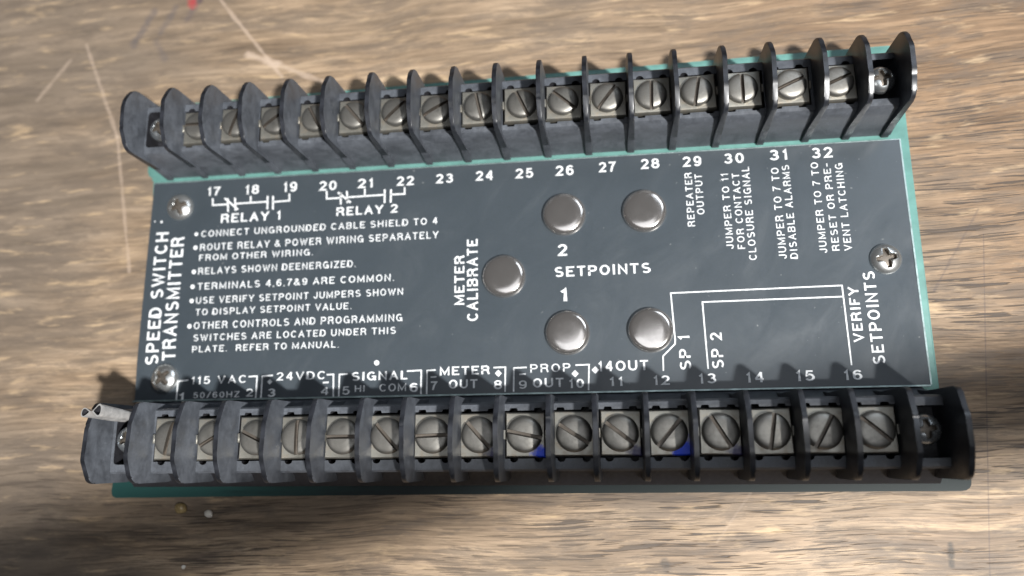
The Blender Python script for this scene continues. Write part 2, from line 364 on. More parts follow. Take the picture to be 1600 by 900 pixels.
LINES=[([(-73.63, 21.86), (-73.49, 20.11), (-69.53, 20.09)], 0.38), ([(-67.67, 20.15), (-59.39, 20.21)], 0.38), ([(-63.71, 21.91), (-63.59, 20.23)], 0.38), ([(-69.66, 21.63), (-69.3, 18.15)], 0.42), ([(-67.78, 21.69), (-67.4, 18.38)], 0.42), ([(-70.49, 21.76), (-66.76, 18.59)], 0.42), ([(-59.33, 21.67), (-59.18, 18.27)], 0.42), ([(-57.93, 21.59), (-57.75, 18.11)], 0.42), ([(-57.83, 20.06), (-53.67, 20.17), (-53.77, 21.97)], 0.38), ([(-44.31, 22.06), (-44.22, 20.12), (-40.61, 20.14)], 0.38), ([(-39.02, 20.21), (-29.88, 20.31)], 0.38), ([(-34.78, 22.11), (-34.72, 20.33)], 0.38), ([(-40.79, 21.45), (-40.62, 18.48)], 0.42), ([(-39.24, 21.77), (-38.96, 18.79)], 0.42), ([(-41.47, 21.6), (-38.16, 18.83)], 0.42), ([(-29.83, 21.66), (-29.76, 18.28)], 0.42), ([(-28.27, 21.57), (-28.26, 18.25)], 0.42), ([(-28.24, 20.28), (-24.89, 20.25), (-24.93, 21.94)], 0.38), ([(-76.25, -22.75), (-79.04, -22.97), (-78.86, -27.67)], 0.32), ([(-61.18, -22.32), (-59.1, -22.25), (-59.12, -27.59)], 0.32), ([(-55.28, -22.16), (-57.83, -22.33), (-57.84, -27.61)], 0.32), ([(-42.28, -22.3), (-40.68, -22.28), (-40.52, -27.36)], 0.32), ([(-37.31, -22.25), (-39.25, -22.34), (-39.22, -27.39)], 0.32), ([(-23.44, -21.93), (-20.12, -21.83), (-20.13, -27.18)], 0.32), ([(-16.81, -21.84), (-18.78, -21.92), (-18.8, -27.21)], 0.32), ([(-3.68, -21.61), (-0.99, -21.6), (-1.11, -27.0)], 0.32), ([(3.77, -21.75), (0.91, -21.82), (0.79, -27.03)], 0.32), ([(14.52, -21.51), (17.5, -21.48), (17.22, -27.02)], 0.32), ([(-43.09, -24.09), (-41.78, -24.06)], 0.32), ([(-17.93, -23.41), (-16.61, -23.36)], 0.32), ([(2.11, -23.24), (3.49, -23.2)], 0.32), ([(33.41, -23.23), (33.5, -20.03), (36.17, -17.47), (36.27, -16.63), (35.87, -6.18), (71.89, -5.86), (72.12, -22.94)], 0.3), ([(42.84, -23.04), (42.54, -8.43), (71.77, -8.29)], 0.3)]
DOTS=[(-77.17, 12.86, 0.51), (-77.09, 9.42, 0.59), (-76.96, 3.36, 0.59), (-76.97, -0.34, 0.59), (-76.9, -3.82, 0.59), (-76.93, -9.99, 0.59), (-30.56, -19.88, 0.65), (-86.73, 16.51, 0.31), (-88.45, 16.68, 0.18)]
DIAMONDS=[(-55.92, -23.62, 0.59), (-2.58, -22.92, 0.75), (14.4, -23.38, 0.75), (18.81, -22.69, 0.77)]
CAPS=[(12.85, 13.13), (30.98, 13.01), (-1.16, -0.86), (12.95, -14.28), (31.06, -14.22)]
PLATE_SCREWS=[(-81.53, 19.81), (-81.74, -22.42), (81.4, -0.34)]

# ---------------------------------------------------------------- mesh helpers
def link(name, mesh, parent=None, loc=(0, 0, 0), rot=(0, 0, 0)):
    o = bpy.data.objects.new(name, mesh); S.collection.objects.link(o)
    o.location = Vector(loc)*MM; o.rotation_euler = rot
    if parent: o.parent = parent
    return o
def finish(bm, name, mat, smooth=True, angle=35):
    bmesh.ops.recalc_face_normals(bm, faces=bm.faces)
    bmesh.ops.scale(bm, vec=(MM, MM, MM), verts=bm.verts)
    me = bpy.data.meshes.new(name); bm.to_mesh(me); bm.free()
    for mt in (mat if isinstance(mat, (list, tuple)) else [mat]): me.materials.append(mt)
    if smooth:
        for p in me.polygons: p.use_smooth = True
        me.set_sharp_from_angle(angle=math.radians(angle))
    return me
def empty(name, loc=(0, 0, 0)):
    o = bpy.data.objects.new(name, None); S.collection.objects.link(o); o.location = Vector(loc)*MM
    o.empty_display_size = .01; return o
def add_box(bm, x0, x1, y0, y1, z0, z1, bev=0, seg=2):
    vs = [bm.verts.new(p) for p in ((x0,y0,z0),(x1,y0,z0),(x1,y1,z0),(x0,y1,z0),(x0,y0,z1),(x1,y0,z1),(x1,y1,z1),(x0,y1,z1))]
    fs = [bm.faces.new([vs[i] for i in f]) for f in ((3,2,1,0),(4,5,6,7),(0,1,5,4),(1,2,6,5),(2,3,7,6),(3,0,4,7))]
    if bev:
        es = list({e for f in fs for e in f.edges})
        bmesh.ops.bevel(bm, geom=es, offset=bev, segments=seg, profile=.5, affect='EDGES')
def lathe(bm, prof, n=40, cx=0, cy=0):
    rings = []
    for r, z in prof:
        if r < 1e-6: rings.append([bm.verts.new((cx, cy, z))])
        else: rings.append([bm.verts.new((cx+r*math.cos(2*math.pi*k/n), cy+r*math.sin(2*math.pi*k/n), z)) for k in range(n)])
    for a, b in zip(rings, rings[1:]):
        for k in range(n):
            q = [a[k % len(a)], a[(k+1) % len(a)], b[(k+1) % len(b)], b[k % len(b)]]
            u = []
            for v in q:
                if v not in u: u.append(v)
            if len(u) > 2: bm.faces.new(u)
def rounded(pts, radii, seg=5):
    out = []; n = len(pts)
    for i, (p, r) in enumerate(zip(pts, radii)):
        p = Vector(p); a = Vector(pts[i-1])-p; c = Vector(pts[(i+1) % n])-p
        if r <= 0: out.append(p); continue
        a.normalize(); c.normalize(); ang = a.angle(c); d = r/math.tan(ang/2)
        p0 = p+a*d; p1 = p+c*d
        for k in range(seg+1):
            t = k/seg
            out.append(p0*(1-t)**2+p*2*t*(1-t)+p1*t*t)
    return out

# ---------------------------------------------------------------- table top
bm = bmesh.new()
add_box(bm, -420, 420, -300, 330, TABLE_Z-22, TABLE_Z, 1.0)
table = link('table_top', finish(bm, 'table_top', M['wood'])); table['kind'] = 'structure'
table['label'] = 'worn oak table top with dark pores, pale scratches and ink marks'

# ---------------------------------------------------------------- the module
ZS = 13.5      # green sheet top
ZP = 14.3      # face plate top
P = 9.525
root = empty('switch_module')
root['label'] = 'speed switch transmitter with slate face plate between two black terminal strips'
root['category'] = 'electronic module'

# teal folded case: sheet with lips under the strips, box body below
bm = bmesh.new()
out = [(89.0, -28.6), (89.4, 27.5), (89.6, 40), (89.8, 49.8), (-92.6, 48.2), (-92.2, 29.5), (-90.4, 28.0), (-90.2, 24), (-88.7, 10), (-88.7, -28.6)]
rp = rounded(out, [.3, 0, 0, 2, 2, 1, 1, 0, 0, .3], 4)
top = [bm.verts.new((v.x, v.y, ZS)) for v in rp]; bot = [bm.verts.new((v.x, v.y, TABLE_Z+.05)) for v in rp]
bm.faces.new(top); bm.faces.new(bot[::-1])
for i in range(len(rp)): bm.faces.new((top[i], top[i-1], bot[i-1], bot[i]))
bmesh.ops.bevel(bm, geom=[e for e in bm.edges if abs(e.verts[0].co.z-e.verts[1].co.z) < 1e-6], offset=.3, segments=2, profile=.5, affect='EDGES')
case_sheet = link('case_cover', finish(bm, 'case_cover', M['teal']), root)
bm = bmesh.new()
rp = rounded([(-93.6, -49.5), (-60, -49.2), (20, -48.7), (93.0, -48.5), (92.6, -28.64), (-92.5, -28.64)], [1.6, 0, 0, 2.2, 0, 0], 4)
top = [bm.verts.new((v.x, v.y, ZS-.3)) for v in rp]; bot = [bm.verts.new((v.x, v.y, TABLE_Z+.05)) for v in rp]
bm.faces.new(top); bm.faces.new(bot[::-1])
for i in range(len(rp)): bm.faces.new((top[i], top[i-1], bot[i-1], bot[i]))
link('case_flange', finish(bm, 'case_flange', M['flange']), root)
# ---- face plate, dished at its three screws
DISH = [(-81.5, 19.8, .45, 6.5), (-81.7, -22.4, .70, 7.0), (81.4, -.3, .35, 6.0)]
def dish(x, y):
    z = 0
    for cx, cy, d, r in DISH:
        q = math.hypot(x-cx, y-cy)/r
        z -= d*math.exp(-q*q*1.3)
    # the lower left corner is bent down a little more
    z -= .5*max(0, min(1, (-84.5-x+(-24.5-y)*.8)/7))**1.3
    return max(z, -.75)
bm = bmesh.new()
XL, XR, YB, YT = -89.6, 87.1, -27.3, 26.5
nx, ny = 177, 54
g = {}
for i in range(nx+1):
    for j in range(ny+1):
        x = XL+(XR-XL)*i/nx; y = YB+(YT-YB)*j/ny
        g[i, j] = bm.verts.new((x, y, ZP+dish(x, y)))
for i in range(nx):
    for j in range(ny): bm.faces.new((g[i, j], g[i+1, j], g[i+1, j+1], g[i, j+1]))
ring = [g[i, 0] for i in range(nx+1)]+[g[nx, j] for j in range(1, ny+1)]+[g[i, ny] for i in range(nx-1, -1, -1)]+[g[0, j] for j in range(ny-1, 0, -1)]
low = [bm.verts.new((v.co.x, v.co.y, v.co.z-.75)) for v in ring]
for i in range(len(ring)): bm.faces.new((ring[i], ring[i-1], low[i-1], low[i]))
face = link('face_plate', finish(bm, 'face_plate', M['plate'], True, 50), root)

bm = bmesh.new()
add_box(bm, XL-.05, XR+.05, YB-.35, YB-.02, ZP-.75, ZP+.12); add_box(bm, XL-.02, XR+.35, YT+.02, YT+.22, ZP-.75, ZP+.05); add_box(bm, XR+.02, XR+.35, YB, YT, ZP-.75, ZP+.05)
link('plate_edge', finish(bm, 'plate_edge', simple('bare_edge_metal', (.30, .38, .38), .4, .7, var=.3), False), face)

# ---- lettering: grotesque capitals built from strokes
def arc(cx, cy, rx, ry, a0, a1, n=9):
    return [(cx+rx*math.cos(math.radians(a0+(a1-a0)*t/n)), cy+ry*math.sin(math.radians(a0+(a1-a0)*t/n))) for t in range(n+1)]
# each glyph: width, strokes in a unit box of stroke centre lines (x 0..1, y 0..1); closed strokes end with None
GLYPHS = {
 'A': (.74, [[(0, 0), (.5, 1.0), (1, 0)], [(.20, .33), (.80, .33)]]),
 'B': (.68, [[(0, 0), (0, 1), (.55, 1)]+arc(.62, .76, .34, .24, 90, -90)+[(0, .52)], [(.55, .52)]+arc(.62, .26, .38, .26, 90, -90)+[(0, 0)]]),
 'C': (.72, [arc(.52, .5, .52, .5, 42, 318, 18)]),
 'D': (.70, [[(0, 0), (0, 1), (.42, 1)]+arc(.45, .5, .55, .5, 90, -90, 14)+[(0, 0), None]]),
 'E': (.62, [[(1, 1), (0, 1), (0, 0), (1, 0)], [(0, .52), (.9, .52)]]),
 'F': (.58, [[(1, 1), (0, 1), (0, 0)], [(0, .5), (.86, .5)]]),
 'G': (.75, [arc(.5, .5, .5, .5, 45, 352, 18), [(.55, .44), (1, .44), (1, 0)]]),
 'H': (.70, [[(0, 0), (0, 1)], [(1, 0), (1, 1)], [(0, .52), (1, .52)]]),
 'I': (.20, [[(.5, 0), (.5, 1)]]),
 'J': (.52, [[(1, 1)]+arc(.5, .3, .5, .3, 0, -180, 10)]),
 'L': (.55, [[(0, 1), (0, 0), (1, 0)]]),
 'M': (.84, [[(0, 0), (0, 1), (.5, .12), (1, 1), (1, 0)]]),
 'N': (.70, [[(0, 0), (0, 1), (1, 0), (1, 1)]]),
 'O': (.76, [arc(.5, .5, .5, .5, 0, 350, 22)+[None]]),
 'P': (.66, [[(0, 0), (0, 1), (.6, 1)]+arc(.62, .73, .38, .27, 90, -90)+[(0, .46)]]),
 'R': (.70, [[(0, 0), (0, 1), (.6, 1)]+arc(.60, .75, .36, .25, 90, -90)+[(0, .5)], [(.55, .5), (.84, .42), (.92, .22), (1, 0)]]),
 'S': (.68, [arc(.5, .755, .45, .245, 35, 235, 10)+[(.55, .5)]+arc(.5, .255, .5, .255, 55, -145, 10)]),
 'T': (.64, [[(0, 1), (1, 1)], [(.5, 1), (.5, 0)]]),
 'U': (.70, [[(0, 1)]+arc(.5, .36, .5, .36, 180, 360, 12)+[(1, 1)]]),
 'V': (.72, [[(0, 1), (.5, 0), (1, 1)]]),
 'W': (1.0, [[(0, 1), (.27, 0), (.5, .92), (.73, 0), (1, 1)]]),
 'Y': (.70, [[(0, 1), (.5, .42), (1, 1)], [(.5, .42), (.5, 0)]]),
 'Z': (.64, [[(0, 1), (1, 1), (0, 0), (1, 0)]]),
 '0': (.60, [arc(.5, .5, .5, .5, 0, 350, 22)+[None]]),
 '1': (.34, [[(-.1, .78), (.35, .83), (.8, 1.0), (.8, 0)]]),
 '2': (.60, [arc(.5, .72, .5, .28, 170, -25, 10)+[(.06, 0), (1, 0)]]),
 '3': (.60, [arc(.48, .755, .44, .245, 155, -80, 10), [(.38, .51)]+arc(.48, .255, .52, .255, 85, -160, 10)]),
 '4': (.62, [[(.76, 0), (.76, 1)], [(.70, 1.0), (0, .30)], [(-.05, .27), (1.08, .27)]]),
 '5': (.60, [[(.95, 1), (.18, 1), (.08, .52)]+arc(.48, .32, .52, .32, 125, -155, 12)]),
 '6': (.60, [arc(.54, .62, .52, .38, 38, 180, 8)+[(0.02, .35)], arc(.5, .31, .48, .31, 0, 345, 16)+[None]]),
 '7': (.58, [[(0, 1), (1, 1), (.5, .5), (.3, 0)]]),
 '8': (.62, [arc(.5, .765, .43, .235, 0, 348, 16)+[None], arc(.5, .265, .5, .265, 0, 348, 16)+[None]]),
 '9': (.60, [arc(.46, .38, .52, .38, -142, 0, 8)+[(.98, .65)], arc(.5, .69, .48, .31, 0, 345, 16)+[None]]),
 '&': (.74, [[(1, 0), (.22, .72)], arc(.42, .80, .24, .20, 200, -20, 8)+[(.2, .48)]+arc(.38, .24, .38, .24, 130, 300, 8)+[(.92, .42)]]),
 '.': (.16, [[(.5, 0), (.5, .02)]]),
 ',': (.16, [[(.6, .04), (.2, -.16)]]),
 '/': (.46, [[(0, 0), (1, 1)]]),
 '-': (.40, [[(0, .45), (1, .45)]]),
}
def letter_mesh(text, width, height):
    wt = .158 if height > 1.85 else .128
    h = wt/2; bm = bmesh.new(); x = 0; layer = 0
    for ch in text:
        if ch == ' ': x += .46; continue
        gw, strokes = GLYPHS[ch]
        for k, st in enumerate(strokes):
            closed = st[-1] is None
            pts = [Vector((x+h+p[0]*max(gw-wt, .02), h+p[1]*(1-wt))) for p in st if p is not None]
            if not closed:                         # stems and arms run on to the edge of the letter
                raw = [p for p in st if p is not None]
                for e, nb in ((0, 1), (-1, -2)):
                    d = (pts[e]-pts[nb]); L = d.length
                    if L < 1e-6: continue
                    d /= L; px, py = raw[e]
                    if (py in (0, 1) and abs(d.y) > .5): pts[e] = pts[e]+d*h/abs(d.y)
                    elif (px in (0, 1) and abs(d.x) > .8): pts[e] = pts[e]+d*h
            n = len(pts); l = []; r = []
            for i in range(n):
                a = pts[i-1] if (i or closed) else None; c = pts[(i+1) % n] if (i < n-1 or closed) else None
                d0 = (pts[i]-a).normalized() if a is not None else None; d1 = (c-pts[i]).normalized() if c is not None else None
                if d0 is None: nn = Vector((-d1.y, d1.x)); s = h
                elif d1 is None: nn = Vector((-d0.y, d0.x)); s = h
                else:
                    n0 = Vector((-d0.y, d0.x)); n1 = Vector((-d1.y, d1.x)); nn = n0+n1
                    nn = nn.normalized() if nn.length > 1e-4 else n0
                    s = h/max(.45, nn.dot(n0))
                l.append(pts[i]+nn*s); r.append(pts[i]-nn*s)
            z = layer*.0022/height; layer = (layer+1) % 7
            lv = [bm.verts.new((p.x, p.y, z)) for p in l]; rv = [bm.verts.new((p.x, p.y, z)) for p in r]
            for i in range(n if closed else n-1):
                j = (i+1) % n
                try: bm.faces.new((rv[i], rv[j], lv[j], lv[i]))
                except ValueError: pass
        x += gw+((.27 if height < 1.85 else .21) if len(text) > 3 else .22)
    x0 = min(v.co.x for v in bm.verts); x1 = max(v.co.x for v in bm.verts)
    for v in bm.verts:
        v.co.x = (v.co.x-x0)/(x1-x0)*width; v.co.y *= height; v.co.z *= height
    me = bpy.data.meshes.new('l'); bm.to_mesh(me); bm.free()
    return me
PZ = .035
def put_print(me, x, y, rot, name):
    """lay a flat print mesh (mm, local) on the dished plate as a film of real thickness"""
    bm = bmesh.new(); bm.from_mesh(me); bpy.data.meshes.remove(me)
    for f in bm.faces:
        f.normal_update()
        if f.normal.z < 0: f.normal_flip()
    ca, sa = math.cos(math.radians(rot)), math.sin(math.radians(rot))
    for v in bm.verts:
        wx = x+v.co.x*ca-v.co.y*sa; wy = y+v.co.x*sa+v.co.y*ca
        v.co.z = ZP+dish(wx, wy)+PZ+v.co.z
        v.co.x, v.co.y = wx, wy
    be = [e for e in bm.edges if len(e.link_faces) == 1]
    r = bmesh.ops.extrude_edge_only(bm, edges=be)
    for v in r['geom']:
        if isinstance(v, bmesh.types.BMVert): v.co.z -= PZ+.03
    bmesh.ops.translate(bm, vec=(-x, -y, -ZP), verts=bm.verts)
    bmesh.ops.scale(bm, vec=(MM, MM, MM), verts=bm.verts)
    m2 = bpy.data.meshes.new(name); bm.to_mesh(m2); bm.free(); m2.materials.append(M['paint'])
    return link(name, m2, face, (x, y, ZP))
for text, x, y, w, h, rot in LETTERING:
    if abs(rot) < 3: rot = 0.35 if len(text) > 3 else 0
    elif abs(rot-90) < 3: rot = 90.3
    put_print(letter_mesh(text, w, h), x, y, rot, 'printed_number' if text.isdigit() else 'lettering')
def disc_mesh(r, n):
    bm = bmesh.new(); bmesh.ops.create_circle(bm, cap_ends=True, segments=n, radius=r)
    me = bpy.data.meshes.new('d'); bm.to_mesh(me); bm.free(); return me
for x, y, r in DOTS: put_print(disc_mesh(r*.92, 20), x, y, 0, 'printed_dot')
for x, y, r in DIAMONDS: put_print(disc_mesh(r*1.05, 4), x, y, 0, 'printed_diamond')
def ribbon(pts, w):
    bm = bmesh.new()
    P_ = [Vector(p) for p in pts]; n = len(P_); l = []; r = []
    for i in range(n):
        d0 = (P_[i]-P_[i-1]).normalized() if i else None; d1 = (P_[i+1]-P_[i]).normalized() if i < n-1 else None
        if d0 is None: nn = Vector((-d1.y, d1.x)); s = w/2
        elif d1 is None: nn = Vector((-d0.y, d0.x)); s = w/2
        else:
            n0 = Vector((-d0.y, d0.x)); n1 = Vector((-d1.y, d1.x)); nn = (n0+n1).normalized(); s = w/2/max(.4, nn.dot(n0))
        l.append(P_[i]+nn*s); r.append(P_[i]-nn*s)
    for i in range(n-1):
        k = max(1, int((P_[i+1]-P_[i]).length/2))
        A = [bm.verts.new((*l[i].lerp(l[i+1], t/k), 0)) for t in range(k+1)]; B = [bm.verts.new((*r[i].lerp(r[i+1], t/k), 0)) for t in range(k+1)]
        for t in range(k): bm.faces.new((B[t], B[t+1], A[t+1], A[t]))
    me = bpy.data.meshes.new('r'); bm.to_mesh(me); bm.free(); return me
for pts, w in LINES:
    x, y = pts[0]
    put_print(ribbon([(a-x, b-y) for a, b in pts], w), x, y, 0, 'printed_line')

# ---- hole caps
bm = bmesh.new(); lathe(bm, [(0, 1.46), (1.2, 1.455), (2.5, 1.43), (3.85, 1.36), (4.25, 1.25), (4.62, 1.02), (4.88, .65), (5.0, .2), (5.02, -.3)], 64)
cap_me = finish(bm, 'hole_cap', M['cap'], True, 60)
for i, (x, y) in enumerate(CAPS):
    o = link('hole_cap', cap_me, face, (x, y, ZP), (random.uniform(-.012, .012), random.uniform(-.012, .012), random.uniform(0, 6)))

# ---- cross recess screw (height field dome) and slotted screw
def phillips_mesh(name, r, h, mat, rec=1.15):
    bm = bmesh.new(); nr, nt_ = 26, 96
    c = None; rings = []
    def hz(x, y):
        q = math.hypot(x, y); z = h*(1-(q/r)**2.4)**.62 if q < r else 0
        w = .25*r*(1-.35*q/(.66*r)); lim = .66*r
        d = min(abs(x), abs(y)); l = max(abs(x), abs(y))
        k = 0
        if l < lim: k = max(0, min(1, (w-d)/(.06*r)))*max(0, min(1, (lim-l)/(.12*r)))
        q2 = max(0, 1-q/(.36*r)); k = max(k, min(1, q2*2.2))
        return z-k*rec
    ctr = bm.verts.new((0, 0, hz(0, 0)))
    for i in range(1, nr+1):
        q = r*(i/nr)**.9
        rings.append([bm.verts.new((q*math.cos(2*math.pi*k/nt_), q*math.sin(2*math.pi*k/nt_), hz(q*math.cos(2*math.pi*k/nt_), q*math.sin(2*math.pi*k/nt_)))) for k in range(nt_)])
    for k in range(nt_): bm.faces.new((ctr, rings[0][k], rings[0][(k+1) % nt_]))
    for a, b in zip(rings, rings[1:]):
        for k in range(nt_): bm.faces.new((a[k], b[k], b[(k+1) % nt_], a[(k+1) % nt_]))
    last = rings[-1]; lo = [bm.verts.new((v.co.x, v.co.y, -.5)) for v in last]
    for k in range(nt_): bm.faces.new((last[k], lo[k], lo[(k+1) % nt_], last[(k+1) % nt_]))
    bm.normal_update()
    for f in bm.faces:
        c_ = f.calc_center_median(); q = math.hypot(c_.x, c_.y)
        if q < .7*r and c_.z < h*(1-(q/r)**2.4)**.62-.45*rec: f.material_index = 1
    return finish(bm, name, [mat, M['slotdark']], True, 40)
def slotted_mesh(name, r, h, w, depth, mats):
    bm = bmesh.new(); lathe(bm, [(0, h), (r*.35, h*.985), (r*.62, h*.93), (r*.80, h*.84), (r*.90, h*.72), (r*.97, h*.52), (r, h*.25), (r*.99, -.5)], 48)
    for s in (1, -1):
        bmesh.ops.bisect_plane(bm, geom=bm.verts[:]+bm.edges[:]+bm.faces[:], plane_co=(0, s*w/2, 0), plane_no=(0, 1, 0), dist=1e-5)
    fl = h-depth
    cut = [f for f in bm.faces if abs(f.calc_center_median().y) < w/2-1e-4]
    bmesh.ops.delete(bm, geom=cut, context='FACES')
    for s in (1, -1):
        row = sorted([v for v in bm.verts if abs(v.co.y-s*w/2) < 1e-4 and any(len(e.link_faces) == 1 for e in v.link_edges)], key=lambda v: v.co.x)
        up = [v for v in row]
        lo = [bm.verts.new((v.co.x, v.co.y-s*.10*w, min(fl, v.co.z-.001))) for v in up]
        for i in range(len(up)-1):
            try:
                f = bm.faces.new((up[i], up[i+1], lo[i+1], lo[i])); f.material_index = 1
            except ValueError: pass
    x = r*.97
    q = [bm.verts.new(p) for p in ((-x, -w/2, fl), (x, -w/2, fl), (x, w/2, fl), (-x, w/2, fl))]
    f = bm.faces.new(q); f.material_index = 1
    return finish(bm, name, mats, True, 35)
PH = phillips_mesh('plate_screw', 3.35, 1.5, M['phil'], 1.15)
PHd = phillips_mesh('mounting_screw', 2.95, 1.9, M['phildark'])
SL = slotted_mesh('terminal_screw', 3.45, 1.45, .80, 1.0, [M['slot'], M['slotdark']])
for (x, y), a, t in zip(PLATE_SCREWS, (.35, .75, .15), (.10, -.05, .0)):
    link('plate_screw', PH, face, (x-(.55 if x < 0 else 0), y+(.25 if x < 0 else 0), ZP+max(dish(x, y), -.3)+.15), (t, t*.5, a))

# ---- clamp plates: pressed square washers with turned edges
def clamp_mesh(name, mat):
    bm = bmesh.new(); xs = [-4.05, -3.75, -3.2, -1, 1, 3.2, 3.75, 4.05]; ys = [-4.5, -4.2, -3.7, -1, 1, 3.7, 4.2, 4.5]
    def z(x, y):
        e = max(abs(x)/4.05, abs(y)/4.5)
        return -.45*max(0, (e-.90)/.10)**1.6+.10*max(0, min(1, (abs(x)-2.9)/.6))
    gg = [[bm.verts.new((x, y, z(x, y))) for y in ys] for x in xs]
    for i in range(len(xs)-1):
        for j in range(len(ys)-1): bm.faces.new((gg[i][j], gg[i+1][j], gg[i+1][j+1], gg[i][j+1]))
    r = [gg[i][0] for i in range(8)]+[gg[7][j] for j in range(1, 8)]+[gg[i][7] for i in range(6, -1, -1)]+[gg[0][j] for j in range(6, 0, -1)]
    lo = [bm.verts.new((v.co.x, v.co.y, -1.6)) for v in r]
    for i in range(len(r)): bm.faces.new((r[i], r[i-1], lo[i-1], lo[i]))
    # small side ears that peep out beside the screw head
    add_box(bm, 3.95, 4.45, -1.0, 1.0, -1.2, .12, .12, 1); add_box(bm, -4.45, -3.95, -1.0, 1.0, -1.2, .12, .12, 1)
    return finish(bm, name, mat, True, 40)
CL = {k: clamp_mesh('clamp_plate', M[k]) for k in ('clamp', 'clamp_blue', 'clamp_blue2', 'clamp_violet')}

# ---- one barrier strip
ZT = 32.0; ZC = 25.7
def divider_mesh(k, end=0, ro=3.4, ri=2.6):
    pts = [(-.75, ZS), (0, 19.5), (0, ZT-.5), (5.2, ZT+1.75), (11.6, ZT+1.8), (16.85, ZT-.6), (16.85, 19.6), (16.2, ZS)]
    rr = [0, 2.5, ri, 5, 5, ro, 1.5, 0]
    prof = rounded([(p[0]*k, p[1]) for p in pts], rr, 6)
    bm = bmesh.new()
    def tx(z): return .50+.34*(ZT-z)/18
    A = [bm.verts.new((-tx(v.y), v.x, v.y)) for v in prof]; B = [bm.verts.new((tx(v.y), v.x, v.y)) for v in prof]
    fa = bm.faces.new(A); fb = bm.faces.new(B[::-1])
    for i in range(len(A)): bm.faces.new((A[i], A[i-1], B[i-1], B[i]))
    bmesh.ops.bevel(bm, geom=list(fa.edges)+list(fb.edges), offset=.26, segments=2, profile=.6, affect='EDGES')
    for v in bm.verts:
        v.co.x += .16*noise.noise(Vector((v.co.y*.16+k*5, v.co.z*.16, end*3.1)))
        if v.co.z > ZT-1.5: v.co.z += .22*noise.noise(Vector((v.co.y*.45, end*7.3, k)))+min(0, .5*noise.noise(Vector((v.co.y*1.1, end*2.9, 4)))+.12)
    bm.normal_update()
    for f in bm.faces:
        if abs(f.normal.x) < .93 and f.calc_center_median().z > 17: f.material_index = 1
    return finish(bm, 'divider', [M['phenolic'], M['rim']], True, 40)
def cell_mesh(k, mount=False, foot=-.15):
    """body segment of one cell, local x -4.76..4.76, y measured from the inner edge, with the pocket cut in its top"""
    hx = P/2-.002; bm = bmesh.new()
    y = lambda v: v*k
    prof = [(foot, ZS), (.55, 17), (.9, 22), (1.15, ZC-.5), (1.6, ZC+.05), (2.4, ZC+.12)]
    prof2 = [(13.5, ZC+.05), (14.5, ZC-.05), (14.9, ZC-.5), (15.05, 19.6), (15.4, 19.0), (17.3, 17.4), (18.0, 16.6), (18.05, ZS)]
    rows = []
    for v, z in prof+prof2: rows.append([bm.verts.new((sx*hx, y(v), z)) for sx in (-1, 1)])
    for i, (a, b) in enumerate(zip(rows, rows[1:])):
        if i == len(prof)-1: continue
        f = bm.faces.new((a[0], a[1], b[1], b[0]))
        if i > len(prof)+1: f.material_index = 2
    # top face between with a pocket
    a, b = rows[len(prof)-1], rows[len(prof)]
    c0 = 7.7
    if mount: loop = [(v.x, v.y) for v in rounded([(-4.05, 3.2*k), (4.05, 3.2*k), (4.05, 13.0*k), (-4.05, 13.0*k)], [1]*4, 4)]
    else:
        w = 4.35; y0 = c0*k-4.75*k-.05; y1 = c0*k+4.75*k
        loop = []
        def bumps(yy, s, dirx):
            r = []
            cs = [-2.5, 2.5] if dirx > 0 else [2.5, -2.5]
            for cx in cs:
                for t in range(7):
                    an = math.pi*t/6
                    r.append((cx-dirx*.85*math.cos(an), yy+s*.75*math.sin(an)))
            return r
        loop = [(-w, y0)]+bumps(y0, -1, 1)+[(w, y0), (w, y1)]+bumps(y1, 1, -1)+[(-w, y1)]
    zt = ZC+.08
    lp = [bm.verts.new((px, py, zt)) for px, py in loop]
    oe = [bm.edges.new((a[0], a[1])) if not bm.edges.get((a[0], a[1])) else bm.edges.get((a[0], a[1])),
          bm.edges.get((b[0], b[1])) or bm.edges.new((b[0], b[1])), bm.edges.new((a[0], b[0])), bm.edges.new((a[1], b[1]))]
    ie = [bm.edges.new((lp[i-1], lp[i])) for i in range(len(lp))]
    bmesh.ops.triangle_fill(bm, use_beauty=True, edges=oe+ie)
    lo = [bm.verts.new((v.co.x, v.co.y, zt-5)) for v in lp]
    for i in range(len(lp)):
        f = bm.faces.new((lp[i-1], lp[i], lo[i], lo[i-1])); f.material_index = 1
    f = bm.faces.new(lo); f.material_index = 1
    return finish(bm, 'cell_body', [M['phenolic_body'], M['black'], M['black']], True, 40)

